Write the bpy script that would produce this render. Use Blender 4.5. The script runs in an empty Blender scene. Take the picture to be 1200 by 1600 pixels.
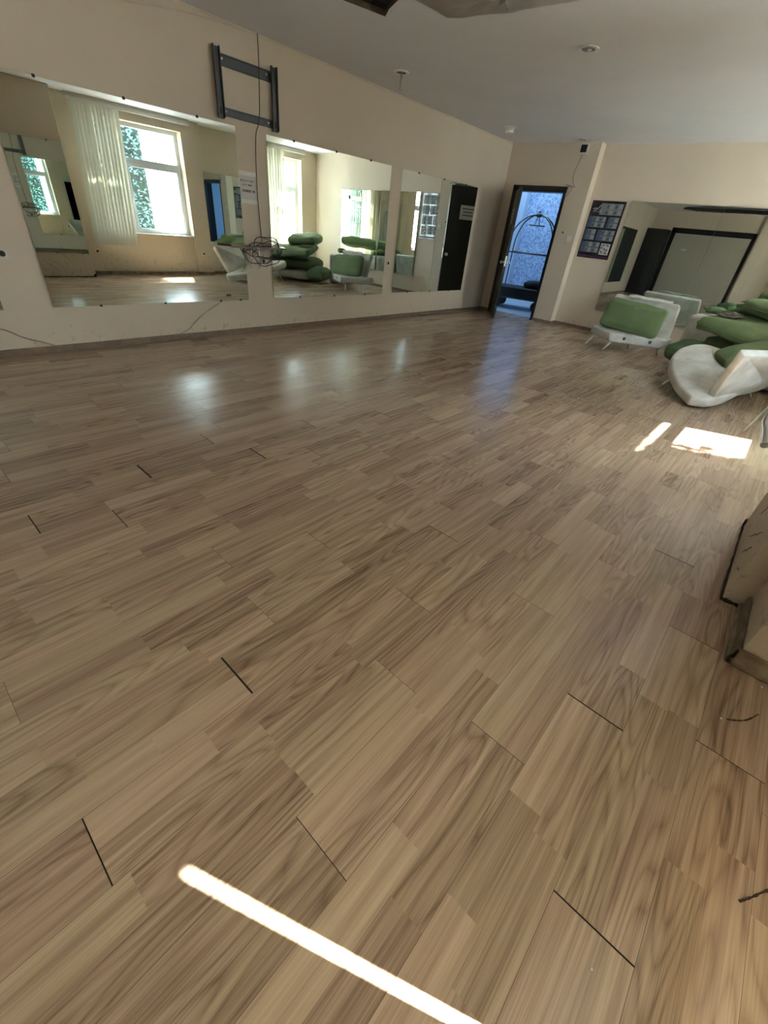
import bpy, bmesh, math, random
from mathutils import Vector, Matrix, noise
random.seed(7)
S = bpy.context.scene
C = S.collection
PI = math.pi

# ---------------------------------------------------------------- camera
cam = bpy.data.cameras.new('camera')
cam.sensor_fit = 'HORIZONTAL'; cam.sensor_width = 36.0; cam.lens = 19.786
cam.clip_start = 0.02
co = bpy.data.objects.new('camera', cam); C.objects.link(co)
co.matrix_world = Matrix(((0.736451, -0.4355, 0.517668, 0), (0.670017, 0.363948, -0.647008, 0), (0.093368, 0.823336, 0.559822, 1.27), (0, 0, 0, 1)))
S.camera = co

# ---------------------------------------------------------------- light + exposure
S.view_settings.view_transform = 'Standard'; S.view_settings.look = 'None'
S.view_settings.gamma = 1.0; S.view_settings.use_curve_mapping = False
S.view_settings.exposure = 1.86
W = bpy.data.worlds.new('sky'); S.world = W; W.use_nodes = True
wn = W.node_tree; wn.nodes.clear()
wo = wn.nodes.new('ShaderNodeOutputWorld'); wb = wn.nodes.new('ShaderNodeBackground')
sk = wn.nodes.new('ShaderNodeTexSky'); sk.sky_type = 'NISHITA'; sk.sun_disc = False
sk.sun_elevation = math.radians(54); sk.sun_rotation = math.radians(67); sk.air_density = 1.0; sk.dust_density = 3.0
mx = wn.nodes.new('ShaderNodeMix'); mx.data_type = 'RGBA'; mx.inputs[0].default_value = 0.6
mx.inputs[7].default_value = (8.5, 9.3, 9.8, 1)
wn.links.new(sk.outputs[0], mx.inputs[6]); wn.links.new(mx.outputs[2], wb.inputs[0])
wb.inputs[1].default_value = 0.75
wn.links.new(wb.outputs[0], wo.inputs[0])

sun = bpy.data.lights.new('sun', 'SUN'); sun.energy = 30; sun.angle = math.radians(0.53); sun.color = (1, .96, .88)
so = bpy.data.objects.new('sun', sun); C.objects.link(so)
so.rotation_euler = Vector((-1, -.42, -1.5)).to_track_quat('-Z', 'Y').to_euler()
so.location = (6, 6, 9)

def area(name, loc, d, sx, sy, e, col, portal=False):
    l = bpy.data.lights.new(name, 'AREA'); l.shape = 'RECTANGLE'; l.size = sx; l.size_y = sy; l.energy = e; l.color = col
    o = bpy.data.objects.new(name, l); C.objects.link(o); o.location = loc
    o.rotation_euler = Vector(d).to_track_quat('-Z', 'Y').to_euler()
    if portal: l.cycles.is_portal = True
    return o
area('window_portal', (1.03, 4.33, 1.6), (-1, 0, 0), 1.9, 1.8, 1, (1, 1, 1), True)
area('window_portal', (1.28, 7.7, 1.6), (-1, 0, 0), 1.6, 1.8, 1, (1, 1, 1), True)
area('window_portal', (1.03, .2, 1.6), (-1, 0, 0), 2.3, 1.8, 1, (1, 1, 1), True)
area('hall_fill_lamp', (-5.4, 10.4, 2.93), (0, 0, -1), 2.4, 2.0, 20, (.40, .68, 1.0))  # added area lamp under the hall ceiling, gives the hall its blue light

# ---------------------------------------------------------------- helpers
def setp(o, label=None, cat=None, group=None, kind=None):
    if label: o['label'] = label
    if cat: o['category'] = cat
    if group: o['group'] = group
    if kind: o['kind'] = kind
    return o
def thing(name, label, cat, loc=(0, 0, 0), group=None):
    o = bpy.data.objects.new(name, None); C.objects.link(o); o.location = loc; o.empty_display_size = .1
    return setp(o, label, cat, group)
def obj(name, bm, m, parent=None, smooth=False):
    bmesh.ops.recalc_face_normals(bm, faces=bm.faces)
    me = bpy.data.meshes.new(name); bm.to_mesh(me); bm.free()
    if smooth:
        for p in me.polygons: p.use_smooth = True
    for k in (m if isinstance(m, list) else [m]): me.materials.append(k)
    o = bpy.data.objects.new(name, me); C.objects.link(o)
    if parent:
        o.parent = parent
        o.matrix_parent_inverse = Matrix.Translation(parent.location).inverted() if parent.parent is None else Matrix.Identity(4)
    return o
def sub(name, bm, m, part, smooth=False):      # a sub-part: world-space mesh under a part
    o = obj(name, bm, m, None, smooth); o.parent = part
    r = part.parent
    o.matrix_parent_inverse = Matrix.Identity(4)
    return o
def B(): return bmesh.new()
def box(bm, x0, x1, y0, y1, z0, z1, bev=0, mi=0, M=None):
    r = bmesh.ops.create_cube(bm, size=1)
    vs = r['verts']
    for v in vs: v.co = Vector(((x0 + x1) / 2 + v.co.x * abs(x1 - x0), (y0 + y1) / 2 + v.co.y * abs(y1 - y0), (z0 + z1) / 2 + v.co.z * abs(z1 - z0)))
    fs = set(f for v in vs for f in v.link_faces)
    for f in fs: f.material_index = mi
    if bev:
        es = list(set(e for v in vs for e in v.link_edges))
        r = bmesh.ops.bevel(bm, geom=es, offset=bev, segments=2, affect='EDGES', profile=.5)
        vs = list(set(v for f in r['faces'] for v in f.verts) | set(v for v in vs if v.is_valid))
    if M:
        for v in vs: v.co = M @ v.co
    return bm
def bx(*a, **k): return box(B(), *a, **k)
def tube(bm, pts, r, n=8, mi=0, cap=True):
    pts = [Vector(p) for p in pts]; rings = []
    rs = r if isinstance(r, (list, tuple)) else [r] * len(pts)
    up = Vector((0, 0, 1)); prev = None
    for i, p in enumerate(pts):
        t = (pts[min(i + 1, len(pts) - 1)] - pts[max(i - 1, 0)])
        t = t.normalized() if t.length > 1e-9 else up
        if prev is None:
            a = t.cross(up) if abs(t.z) < .95 else t.cross(Vector((1, 0, 0)))
        else: a = prev - t * prev.dot(t)
        a.normalize(); b = t.cross(a); prev = a
        rings.append([bm.verts.new(p + (a * math.cos(2 * PI * k / n) + b * math.sin(2 * PI * k / n)) * rs[i]) for k in range(n)])
    for i in range(len(rings) - 1):
        for k in range(n):
            f = bm.faces.new((rings[i][k], rings[i][(k + 1) % n], rings[i + 1][(k + 1) % n], rings[i + 1][k])); f.material_index = mi; f.smooth = True
    if cap:
        bm.faces.new(rings[0][::-1]).material_index = mi; bm.faces.new(rings[-1]).material_index = mi
    return bm
def smooth_path(pts, n=6):
    P = [Vector(p) for p in pts]; out = []
    for i in range(len(P) - 1):
        p0 = P[max(i - 1, 0)]; p1 = P[i]; p2 = P[i + 1]; p3 = P[min(i + 2, len(P) - 1)]
        for k in range(n):
            t = k / n
            out.append(.5 * ((2 * p1) + (p2 - p0) * t + (2 * p0 - 5 * p1 + 4 * p2 - p3) * t * t + (3 * p1 - p0 - 3 * p2 + p3) * t ** 3))
    out.append(P[-1]); return out
def lathe(bm, prof, c, axis=Vector((0, 0, 1)), n=24, mi=0, cap=True):
    q = Vector((0, 0, 1)).rotation_difference(axis.normalized()); c = Vector(c); rings = []
    for r, z in prof:
        rings.append([bm.verts.new(c + q @ Vector((r * math.cos(2 * PI * k / n), r * math.sin(2 * PI * k / n), z))) for k in range(n)])
    for i in range(len(rings) - 1):
        for k in range(n):
            f = bm.faces.new((rings[i][k], rings[i][(k + 1) % n], rings[i + 1][(k + 1) % n], rings[i + 1][k])); f.smooth = True; f.material_index = mi
    if cap: bm.faces.new(rings[0][::-1]).material_index = mi; bm.faces.new(rings[-1]).material_index = mi
    return bm
def frame_mat(o, ux, uy):                # local frame from an origin and two directions
    x = Vector(ux).normalized(); z = x.cross(Vector(uy)).normalized(); y = z.cross(x)
    M = Matrix((x, y, z)).transposed().to_4x4(); M.translation = Vector(o); return M
def round_poly(P, rad):
    """replace each corner by an arc; rad = one radius or one per corner"""
    out = []; n = len(P)
    for i, p in enumerate(P):
        r = rad[i] if isinstance(rad, (list, tuple)) else rad
        a = P[i - 1] - p; b = P[(i + 1) % n] - p
        r = min(r, a.length * .48, b.length * .48)
        s0 = p + a.normalized() * r; s1 = p + b.normalized() * r
        for k in range(5):
            t = k / 4; out.append(s0 * (1 - t) ** 2 + p * 2 * t * (1 - t) + s1 * t * t)
    return out
def slab(pts, thick, rnd=.03, rad=.05, seg=4):
    """upholstered slab: outline pts (3-D, roughly planar) = top face, padded edge"""
    P = round_poly([Vector(p) for p in pts], rad)
    c = sum(P, Vector()) / len(P)
    nrm = Vector()
    for i in range(len(P)): nrm += (P[i] - c).cross(P[(i + 1) % len(P)] - c)
    nrm.normalize()
    if nrm.z < 0: nrm = -nrm
    bm = B(); rings = []
    for k in range(2 * seg + 2):
        a = (PI / 2) * (k / seg) if k <= seg else (PI / 2) * (1 + (k - seg - 1) / seg)
        ins = rnd * (1 - math.sin(a)); 
        off = -rnd * (1 - math.cos(a)) if k <= seg else -(thick - rnd) + rnd * math.cos(a)
        ring = []
        for p in P:
            d = (c - p); d -= nrm * d.dot(nrm)
            L = max(d.length, 1e-6)
            ring.append(bm.verts.new(p + d / L * min(ins, L * .6) + nrm * off))
        rings.append(ring)
    n = len(P)
    for i in range(len(rings) - 1):
        for k in range(n): bm.faces.new((rings[i][k], rings[i][(k + 1) % n], rings[i + 1][(k + 1) % n], rings[i + 1][k]))
    # padded top: concentric rings toward the centre
    def cap(ring, sgn):
        cur = ring
        for s in (.8, .55, .3, .12):
            nr = []
            for k, v in enumerate(ring):
                q = c + (v.co - c - nrm * (v.co - c).dot(nrm)) * s + nrm * ((ring[k].co - c).dot(nrm) + sgn * .012 * (1 - s) + sgn * .006 * noise.noise(v.co * 6 * s))
                nr.append(bm.verts.new(q))
            for k in range(n): bm.faces.new((cur[k], cur[(k + 1) % n], nr[(k + 1) % n], nr[k]))
            cur = nr
        bm.faces.new(cur)
    cap(rings[0], 1); cap(rings[-1], -1)
    return bm
def cushion(M, w, d, h, puff=.35, wr=.012, seed=0):
    """box-like soft cushion: rounded box with puffed faces and wrinkles; M places it. puff = corner softness"""
    bm = B(); bmesh.ops.create_cube(bm, size=1)
    bmesh.ops.subdivide_edges(bm, edges=bm.edges[:], cuts=19, use_grid_fill=True)
    r = h * .5; w -= h * .4; d -= h * .4
    for v in bm.verts:
        u = v.co * 2
        p = Vector((u.x * w / 2, u.y * d / 2, u.z * h / 2))
        rc = min(w, d) * puff * .28                      # plan corner radius
        core = Vector((max(-w / 2 + rc, min(w / 2 - rc, p.x)), max(-d / 2 + rc, min(d / 2 - rc, p.y)), 0))
        e = Vector((p.x - core.x, p.y - core.y, 0))
        if e.length > rc: q = e.normalized() * rc; p.x = core.x + q.x; p.y = core.y + q.y
        # edge roundness in section
        ex = max(abs(p.x) / (w / 2), abs(p.y) / (d / 2)); 
        dist = (1 - ex) * min(w, d) / 2
        k = math.sqrt(max(0, 1 - (1 - min(1, dist / r)) ** 2))
        p.z = u.z * h * (.34 + .16 * k) * (1 + .14 * (1 - min(1, ex) ** 2))
        if abs(u.x) > .999 or abs(u.y) > .999:
            b_ = math.sqrt(max(0, 1 - u.z * u.z)) * h * .20
            n2 = Vector((math.copysign(1, p.x) if abs(u.x) > .999 else 0, math.copysign(1, p.y) if abs(u.y) > .999 else 0, 0))
            p += n2.normalized() * b_
        q = p * 5 + Vector((seed * 3.1, seed, 0))
        p += Vector((noise.noise(q), noise.noise(q + Vector((9, 0, 0))), noise.noise(q + Vector((0, 9, 0))))) * wr * 1.6
        p.z += wr * .8 * noise.noise(Vector((p.x * 26, p.y * 7, seed))) * (1 if u.z > 0 else .3)
        v.co = M @ p
    bmesh.ops.smooth_vert(bm, verts=bm.verts[:], factor=.5, use_axis_x=True, use_axis_y=True, use_axis_z=True)
    bmesh.ops.smooth_vert(bm, verts=bm.verts[:], factor=.5, use_axis_x=True, use_axis_y=True, use_axis_z=True)
    return bm
def piping(M, w, d, h, puff=.35, r=.005, seed=0, zz=0.0):
    w -= h * .04; d -= h * .04; pts = []; rc = min(w, d) * puff * .28 + h * .12
    for sx, sy, a0 in ((1, 1, 0), (-1, 1, PI / 2), (-1, -1, PI), (1, -1, 3 * PI / 2)):
        for k in range(7):
            a = a0 + PI / 2 * k / 6
            pts.append(Vector((sx * (w / 2 - rc) + rc * math.cos(a), sy * (d / 2 - rc) + rc * math.sin(a), zz)))
    out = []
    for i in range(len(pts)):
        a, b_ = pts[i], pts[(i + 1) % len(pts)]
        for k in range(3 if (b_ - a).length > .1 else 1):
            p = a.lerp(b_, k / 3) if (b_ - a).length > .1 else a
            out.append(p)
    out.append(out[0]); fin = []
    for p in out:
        q = p * 5 + Vector((seed * 3.1, seed, 0))
        fin.append(M @ (p * 1.012 + Vector((noise.noise(q), noise.noise(q + Vector((9, 0, 0))), noise.noise(q + Vector((0, 9, 0))))) * .015))
    return tube(B(), fin, r, 6)

# ---------------------------------------------------------------- materials
def nt(name):
    m = bpy.data.materials.new(name); m.use_nodes = True
    return m, m.node_tree, m.node_tree.nodes['Principled BSDF']
def N(t, ty, **k):
    n = t.nodes.new(ty)
    for a, b in k.items(): setattr(n, a, b)
    return n
def mat(name, col, rough=.6, metal=0, bump=0, bscale=40, var=0, vscale=3, spec=.5, col2=None, coat=0):
    m, t, b = nt(name)
    b.inputs['Base Color'].default_value = (*col, 1); b.inputs['Roughness'].default_value = rough
    b.inputs['Metallic'].default_value = metal; b.inputs['Specular IOR Level'].default_value = spec
    b.inputs['Coat Weight'].default_value = coat
    tc = N(t, 'ShaderNodeTexCoord')
    if var or col2:
        no = N(t, 'ShaderNodeTexNoise'); no.inputs['Scale'].default_value = vscale; no.inputs['Detail'].default_value = 6; no.inputs['Roughness'].default_value = .6
        t.links.new(tc.outputs['Object'], no.inputs[0])
        cr = N(t, 'ShaderNodeValToRGB')
        c2 = col2 if col2 else tuple(c * (1 - var) for c in col)
        cr.color_ramp.elements[0].position = .35; cr.color_ramp.elements[1].position = .65
        cr.color_ramp.elements[0].color = (*c2, 1); cr.color_ramp.elements[1].color = (*col, 1)
        t.links.new(no.outputs[0], cr.inputs[0]); t.links.new(cr.outputs[0], b.inputs['Base Color'])
    if bump:
        n2 = N(t, 'ShaderNodeTexNoise'); n2.inputs['Scale'].default_value = bscale; n2.inputs['Detail'].default_value = 4
        t.links.new(tc.outputs['Object'], n2.inputs[0])
        bp = N(t, 'ShaderNodeBump'); bp.inputs['Strength'].default_value = bump; bp.inputs['Distance'].default_value = .01
        t.links.new(n2.outputs[0], bp.inputs['Height']); t.links.new(bp.outputs[0], b.inputs['Normal'])
    return m

def wall_paint(name, col, dirt=(.30, .24, .17), low=.35):
    """cream emulsion with faint mottling, scuffs and specks that thicken near the skirting"""
    m, t, b = nt(name); L = t.links
    tc = N(t, 'ShaderNodeTexCoord')
    n1 = N(t, 'ShaderNodeTexNoise'); n1.inputs['Scale'].default_value = 1.3; n1.inputs['Detail'].default_value = 8; L.new(tc.outputs['Object'], n1.inputs[0])
    r1 = N(t, 'ShaderNodeValToRGB'); r1.color_ramp.elements[0].position = .3; r1.color_ramp.elements[1].position = .7
    r1.color_ramp.elements[0].color = (*[c * .93 for c in col], 1); r1.color_ramp.elements[1].color = (*col, 1); L.new(n1.outputs[0], r1.inputs[0])
    sp = N(t, 'ShaderNodeSeparateXYZ'); L.new(tc.outputs['Object'], sp.inputs[0])
    mr = N(t, 'ShaderNodeMapRange'); mr.inputs[1].default_value = 0; mr.inputs[2].default_value = low; mr.inputs[3].default_value = .17; mr.inputs[4].default_value = -.02; L.new(sp.outputs[2], mr.inputs[0])
    n2 = N(t, 'ShaderNodeTexNoise'); n2.inputs['Scale'].default_value = 16; n2.inputs['Detail'].default_value = 6; n2.inputs['Roughness'].default_value = .7; L.new(tc.outputs['Object'], n2.inputs[0])
    ad = N(t, 'ShaderNodeMath', operation='ADD'); L.new(n2.outputs[0], ad.inputs[0]); L.new(mr.outputs[0], ad.inputs[1])
    r2 = N(t, 'ShaderNodeValToRGB'); r2.color_ramp.elements[0].position = .68; r2.color_ramp.elements[1].position = .84
    r2.color_ramp.elements[0].color = (0, 0, 0, 1); r2.color_ramp.elements[1].color = (.75, .75, .75, 1); L.new(ad.outputs[0], r2.inputs[0])
    mi = N(t, 'ShaderNodeMix', data_type='RGBA'); L.new(r2.outputs[0], mi.inputs[0]); L.new(r1.outputs[0], mi.inputs[6]); mi.inputs[7].default_value = (*dirt, 1)
    L.new(mi.outputs[2], b.inputs['Base Color']); b.inputs['Roughness'].default_value = .62
    bp = N(t, 'ShaderNodeBump'); bp.inputs['Strength'].default_value = .12; bp.inputs['Distance'].default_value = .01; L.new(n1.outputs[0], bp.inputs['Height']); L.new(bp.outputs[0], b.inputs['Normal'])
    return m
CREAM = wall_paint('cream_wall_paint', (.70, .59, .475))
CREAMR = wall_paint('cream_wall_paint_window_side', (.70, .585, .44), low=.9)
CEIL = mat('ceiling_paint', (.80, .78, .81), .7, bump=.1, bscale=3, var=.06, vscale=1.2)
PLASTER = mat('loose_plaster', (.76, .70, .665), .85, bump=.3, bscale=18, col2=(.66, .58, .52), vscale=4)
RAW = mat('raw_plaster_edge', (.16, .11, .07), .95, bump=.8, bscale=30, col2=(.05, .035, .025), vscale=14)
VOID = mat('ceiling_void', (.06, .05, .045), .95)
GALV = mat('galvanised_steel', (.45, .46, .47), .4, .9)
SKIRT = mat('skirting_wood', (.27, .19, .13), .5, bump=.1, bscale=60, var=.3, vscale=14)
SKIRTD = mat('dirty_skirting', (.36, .28, .19), .6, bump=.3, bscale=30, col2=(.14, .095, .06), vscale=9)
SUBF = mat('dark_subfloor', (.02, .015, .01), .9)  # dark subfloor below the board gaps
BLACKW = mat('black_door_lacquer', (.012, .010, .010), .32, var=.2, vscale=6)
WHITED = mat('offwhite_door_paint', (.46, .42, .35), .5, var=.05, vscale=2)
PVC = mat('window_plastic', (.72, .75, .80), .35)
CHROME = mat('chrome', (.92, .92, .92), .28, .75)
BRASS = mat('tarnished_brass', (.10, .10, .075), .35, .8)
DKMETAL = mat('dark_grey_steel', (.10, .105, .115), .45, .4, bump=.05)
BLACKP = mat('black_plastic', (.01, .01, .01), .5)
WHITEP = mat('white_plastic', (.66, .63, .56), .4)
SHELF = mat('red_brown_laminate', (.12, .045, .035), .25)
PAPER = mat('paper', (.62, .60, .60), .6)
INK = mat('print_ink', (.04, .04, .05), .7)
TAPE = mat('clear_tape', (.80, .78, .74), .15)
CABLE = mat('cable_black', (.035, .028, .024), .5)
CABLEG = mat('cable_greybrown', (.22, .18, .14), .5)
CABLEW = mat('cable_white', (.62, .57, .48), .5)
OFFW = mat('stained_offwhite_upholstery', (.70, .69, .64), .9, bump=.35, bscale=120, col2=(.50, .47, .41), vscale=5)
GREEN = mat('sage_green_upholstery', (.175, .24, .105), .8, bump=.25, bscale=60, col2=(.135, .19, .08), vscale=3)
GREENP = mat('sage_green_piping', (.13, .22, .10), .7)
DKGREEN = mat('dark_green_upholstery', (.10, .16, .07), .85, bump=.25, bscale=60, var=.2)
KNIT = mat('brown_knit_cloth', (.42, .36, .28), .95, bump=1.0, bscale=90, col2=(.12, .10, .07), vscale=45)
CARPET = mat('cart_carpet', (.02, .018, .018), .95, bump=.4, bscale=100)
RUBBER = mat('rubber', (.015, .015, .015), .8)
CONC = mat('outdoor_concrete', (.45, .45, .43), .9, var=.15)
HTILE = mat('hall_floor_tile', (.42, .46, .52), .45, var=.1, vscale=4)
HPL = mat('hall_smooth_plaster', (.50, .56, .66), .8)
BUTTON = mat('torn_patch', (.10, .10, .09), .9)
LAMPR = mat('lamp_reflector', (.22, .22, .22), .5)
DIRT = mat('dry_dirt', (.05, .03, .02), .95)

def mirror_mat():
    m, t, b = nt('mirror_glass'); b.inputs['Base Color'].default_value = (.80, .875, .84, 1); b.inputs['Metallic'].default_value = 1; b.inputs['Roughness'].default_value = .006
    return m
MIRROR = mirror_mat()
def glass_mat():
    m = bpy.data.materials.new('window_glass'); m.use_nodes = True; t = m.node_tree; t.nodes.clear()
    o = N(t, 'ShaderNodeOutputMaterial'); mi = N(t, 'ShaderNodeMixShader'); tr = N(t, 'ShaderNodeBsdfTransparent'); g = N(t, 'ShaderNodeBsdfGlossy'); f = N(t, 'ShaderNodeLayerWeight')
    tr.inputs[0].default_value = (.93, .97, .97, 1); g.inputs['Roughness'].default_value = .01; f.inputs[0].default_value = .5
    pw = N(t, 'ShaderNodeMath', operation='POWER'); pw.inputs[1].default_value = 5; t.links.new(f.outputs[1], pw.inputs[0]); sc_ = N(t, 'ShaderNodeMath', operation='MULTIPLY_ADD'); sc_.inputs[1].default_value = .5; sc_.inputs[2].default_value = .03; t.links.new(pw.outputs[0], sc_.inputs[0]); t.links.new(sc_.outputs[0], mi.inputs[0]); t.links.new(tr.outputs[0], mi.inputs[1]); t.links.new(g.outputs[0], mi.inputs[2]); t.links.new(mi.outputs[0], o.inputs[0])
    return m
GLASS = glass_mat()
def fabric_trans(name, col, f=.35):
    m = bpy.data.materials.new(name); m.use_nodes = True; t = m.node_tree; t.nodes.clear()
    o = N(t, 'ShaderNodeOutputMaterial'); mi = N(t, 'ShaderNodeMixShader'); d = N(t, 'ShaderNodeBsdfDiffuse'); tr = N(t, 'ShaderNodeBsdfTranslucent')
    d.inputs[0].default_value = (*col, 1); tr.inputs[0].default_value = (*col, 1); mi.inputs[0].default_value = f
    t.links.new(d.outputs[0], mi.inputs[1]); t.links.new(tr.outputs[0], mi.inputs[2]); t.links.new(mi.outputs[0], o.inputs[0])
    return m
SLAT = fabric_trans('blind_fabric', (.62, .59, .49), .16)
LEAF = fabric_trans('leaf_green', (.22, .42, .45), .4)

def speckle(name, a, b_, sc):
    m, t, b = nt(name); L = t.links; tc = N(t, 'ShaderNodeTexCoord')
    v = N(t, 'ShaderNodeTexNoise'); v.inputs['Scale'].default_value = sc; v.inputs['Detail'].default_value = 3; v.inputs['Distortion'].default_value = 1.2; L.new(tc.outputs['Object'], v.inputs[0])
    r = N(t, 'ShaderNodeValToRGB'); r.color_ramp.elements[0].position = .45; r.color_ramp.elements[1].position = .53
    r.color_ramp.elements[0].color = (*a, 1); r.color_ramp.elements[1].color = (*b_, 1); L.new(v.outputs[0], r.inputs[0]); L.new(r.outputs[0], b.inputs['Base Color'])
    b.inputs['Roughness'].default_value = .7
    bp = N(t, 'ShaderNodeBump'); bp.inputs['Strength'].default_value = .4; bp.inputs['Distance'].default_value = .02; L.new(v.outputs[0], bp.inputs['Height']); L.new(bp.outputs[0], b.inputs['Normal'])
    return m
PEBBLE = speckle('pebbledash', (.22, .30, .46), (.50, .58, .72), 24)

def floor_mat():
    """laminate: strip tone from a per-strip attribute, grain from stretched noise"""
    m, t, b = nt('oak_laminate'); L = t.links
    at = N(t, 'ShaderNodeAttribute'); at.attribute_name = 'strip'
    sp = N(t, 'ShaderNodeSeparateColor'); L.new(at.outputs['Color'], sp.inputs[0])
    tc = N(t, 'ShaderNodeTexCoord')
    off = N(t, 'ShaderNodeVectorMath', operation='MULTIPLY_ADD'); L.new(at.outputs['Color'], off.inputs[0]); off.inputs[1].default_value = (37, 53, 0); L.new(tc.outputs['Object'], off.inputs[2])
    def stretched(sx, sy, det, dist=0, rough=.55):
        s = N(t, 'ShaderNodeVectorMath', operation='MULTIPLY'); s.inputs[1].default_value = (sx, sy, 1); L.new(off.outputs[0], s.inputs[0])
        n = N(t, 'ShaderNodeTexNoise'); n.inputs['Scale'].default_value = 1; n.inputs['Detail'].default_value = det; n.inputs['Distortion'].default_value = dist; n.inputs['Roughness'].default_value = rough
        L.new(s.outputs[0], n.inputs[0]); return n.outputs[0]
    def M(op, a, c=None, d=None):
        n = N(t, 'ShaderNodeMath', operation=op)
        for i, v in enumerate((a, c, d)):
            if v is None: continue
            if isinstance(v, (int, float)): n.inputs[i].default_value = v
            else: L.new(v, n.inputs[i])
        return n.outputs[0]
    fine = stretched(300, 4.0, 3, .2)
    mid = stretched(45, 1.3, 3, .3)
    cath = stretched(9, 1.1, 1, 0)
    rings = M('PINGPONG', M('MULTIPLY', cath, 26), 1.0)       # cathedral growth rings
    rings = M('POWER', rings, 2.2)
    g = M('ADD', M('MULTIPLY', fine, .55), M('MULTIPLY', mid, .75))
    isc = M('GREATER_THAN', sp.outputs[2], .52)
    g = M('SUBTRACT', g, M('MULTIPLY', M('MULTIPLY', rings, .20), isc))
    g2 = M('ADD', M('MULTIPLY', M('SUBTRACT', g, .60), 1.55), M('ADD', M('MULTIPLY', sp.outputs[0], .44), .29))
    r = N(t, 'ShaderNodeValToRGB'); L.new(g2, r.inputs[0])
    e = r.color_ramp.elements
    e[0].position = 0; e[0].color = (.20, .120, .070, 1)
    e[1].position = 1; e[1].color = (.60, .44, .285, 1)
    k = e.new(.35); k.color = (.36, .236, .146, 1)
    k = e.new(.65); k.color = (.49, .345, .22, 1)
    hs = N(t, 'ShaderNodeHueSaturation'); L.new(r.outputs[0], hs.inputs['Color'])
    L.new(M('ADD', M('MULTIPLY', sp.outputs[1], -.014), .503), hs.inputs['Hue']); hs.inputs['Saturation'].default_value = .90
    L.new(hs.outputs[0], b.inputs['Base Color'])
    wear = N(t, 'ShaderNodeTexNoise'); wear.inputs['Scale'].default_value = 2.2; wear.inputs['Detail'].default_value = 6; L.new(tc.outputs['Object'], wear.inputs[0])
    L.new(M('ADD', M('MULTIPLY', wear.outputs[0], .14), .155), b.inputs['Roughness'])
    b.inputs['Specular IOR Level'].default_value = .55
    wob = N(t, 'ShaderNodeVectorMath', operation='MULTIPLY'); wob.inputs[1].default_value = (5.4, 1.2, 1); L.new(tc.outputs['Object'], wob.inputs[0])
    wn_ = N(t, 'ShaderNodeTexNoise'); wn_.inputs['Scale'].default_value = 1; wn_.inputs['Detail'].default_value = 1; L.new(wob.outputs[0], wn_.inputs[0])
    h = M('ADD', M('MULTIPLY', fine, .06), M('MULTIPLY', wn_.outputs[0], .30))
    bp = N(t, 'ShaderNodeBump'); bp.inputs['Strength'].default_value = .35; bp.inputs['Distance'].default_value = .006; L.new(h, bp.inputs['Height']); L.new(bp.outputs[0], b.inputs['Normal'])
    return m
FLOOR = floor_mat()

# ================================================================ STRUCTURE
XL, YD, YB, YF, ZC = -4.991, 8.68, 8.89, -3.0, 2.665
def struct(name, bm, m, smooth=False):
    o = obj(name, bm, m, None, smooth); o['kind'] = 'structure'; return o

# floor: laminate boards 0.185 wide running along y, two strips per board
def build_floor():
    bm = B(); lay = bm.loops.layers.float_color.new('strip')
    x0, x1, y0, y1 = XL - .1, 1.25, YF - .1, 8.95
    # dark underlay
    sub_v = [bm.verts.new(p) for p in ((x0, y0, -.012), (x1, y0, -.012), (x1, y1, -.012), (x0, y1, -.012))]
    bm.faces.new(sub_v).material_index = 1
    pitch, L = .185, 1.18
    known = {}      # board column -> a measured butt joint y and its gap
    def colof(x): return math.floor((x - .17) / pitch + .5)
    for xx, yy, gap in ((-2.32, .717, .010), (-.85, 1.557, .010), (-.83, .380, .006), (.07, 2.317, .008), (.27, .595, .004), (-2.15, 1.334, .009),
                        (.45, 1.284, .003), (-.32, .265, .002), (-.65, -.10, .003), (-2.52, 1.195, .006), (-1.96, .447, .004), (-3.86, 2.34, .005)):
        k = math.floor((xx - .17) / pitch); known[k] = (yy, gap)
    k0 = math.floor((x0 - .17) / pitch); k1 = math.ceil((x1 - .17) / pitch)
    rnd = random.Random(11)
    for k in range(k0, k1 + 1):
        xa = .17 + k * pitch; xb = xa + pitch
        ya, gap = known.get(k, (rnd.uniform(0, L), rnd.choice((.0008, .001, .0015, .003))))
        n0 = math.floor((y0 - ya) / L) - 1; n1 = math.ceil((y1 - ya) / L) + 1
        for n in range(n0, n1):
            b0 = ya + n * L; b1 = b0 + L
            g = gap if (n in (0, -1) and k in known) else rnd.choice((.0006, .001, .0012, .0025))
            for s in range(2):
                sx0 = xa + s * pitch / 2; sx1 = sx0 + pitch / 2
                if s == 0: sx0 += .0004
                else: sx1 -= .0004
                cuts = [b0 + g / 2, b0 + L * rnd.uniform(.22, .42), b0 + L * rnd.uniform(.58, .8), b1 - g / 2]
                if rnd.random() < .3: cuts.pop(1)
                tone = rnd.random()
                for a, c in zip(cuts[:-1], cuts[1:]):
                    tone = rnd.betavariate(1.6, 1.6)
                    col = (tone, rnd.random(), rnd.random(), 1)
                    a2, c2 = max(a, y0), min(c, y1); e0, e1 = max(sx0, x0), min(sx1, x1)
                    if c2 - a2 < .002 or e1 - e0 < .002: continue
                    f = bm.faces.new([bm.verts.new(p) for p in ((e0, a2, 0), (e1, a2, 0), (e1, c2, 0), (e0, c2, 0))])
                    for lp in f.loops: lp[lay] = col
    return struct('floor', bm, [FLOOR, SUBF])
build_floor()

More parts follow.
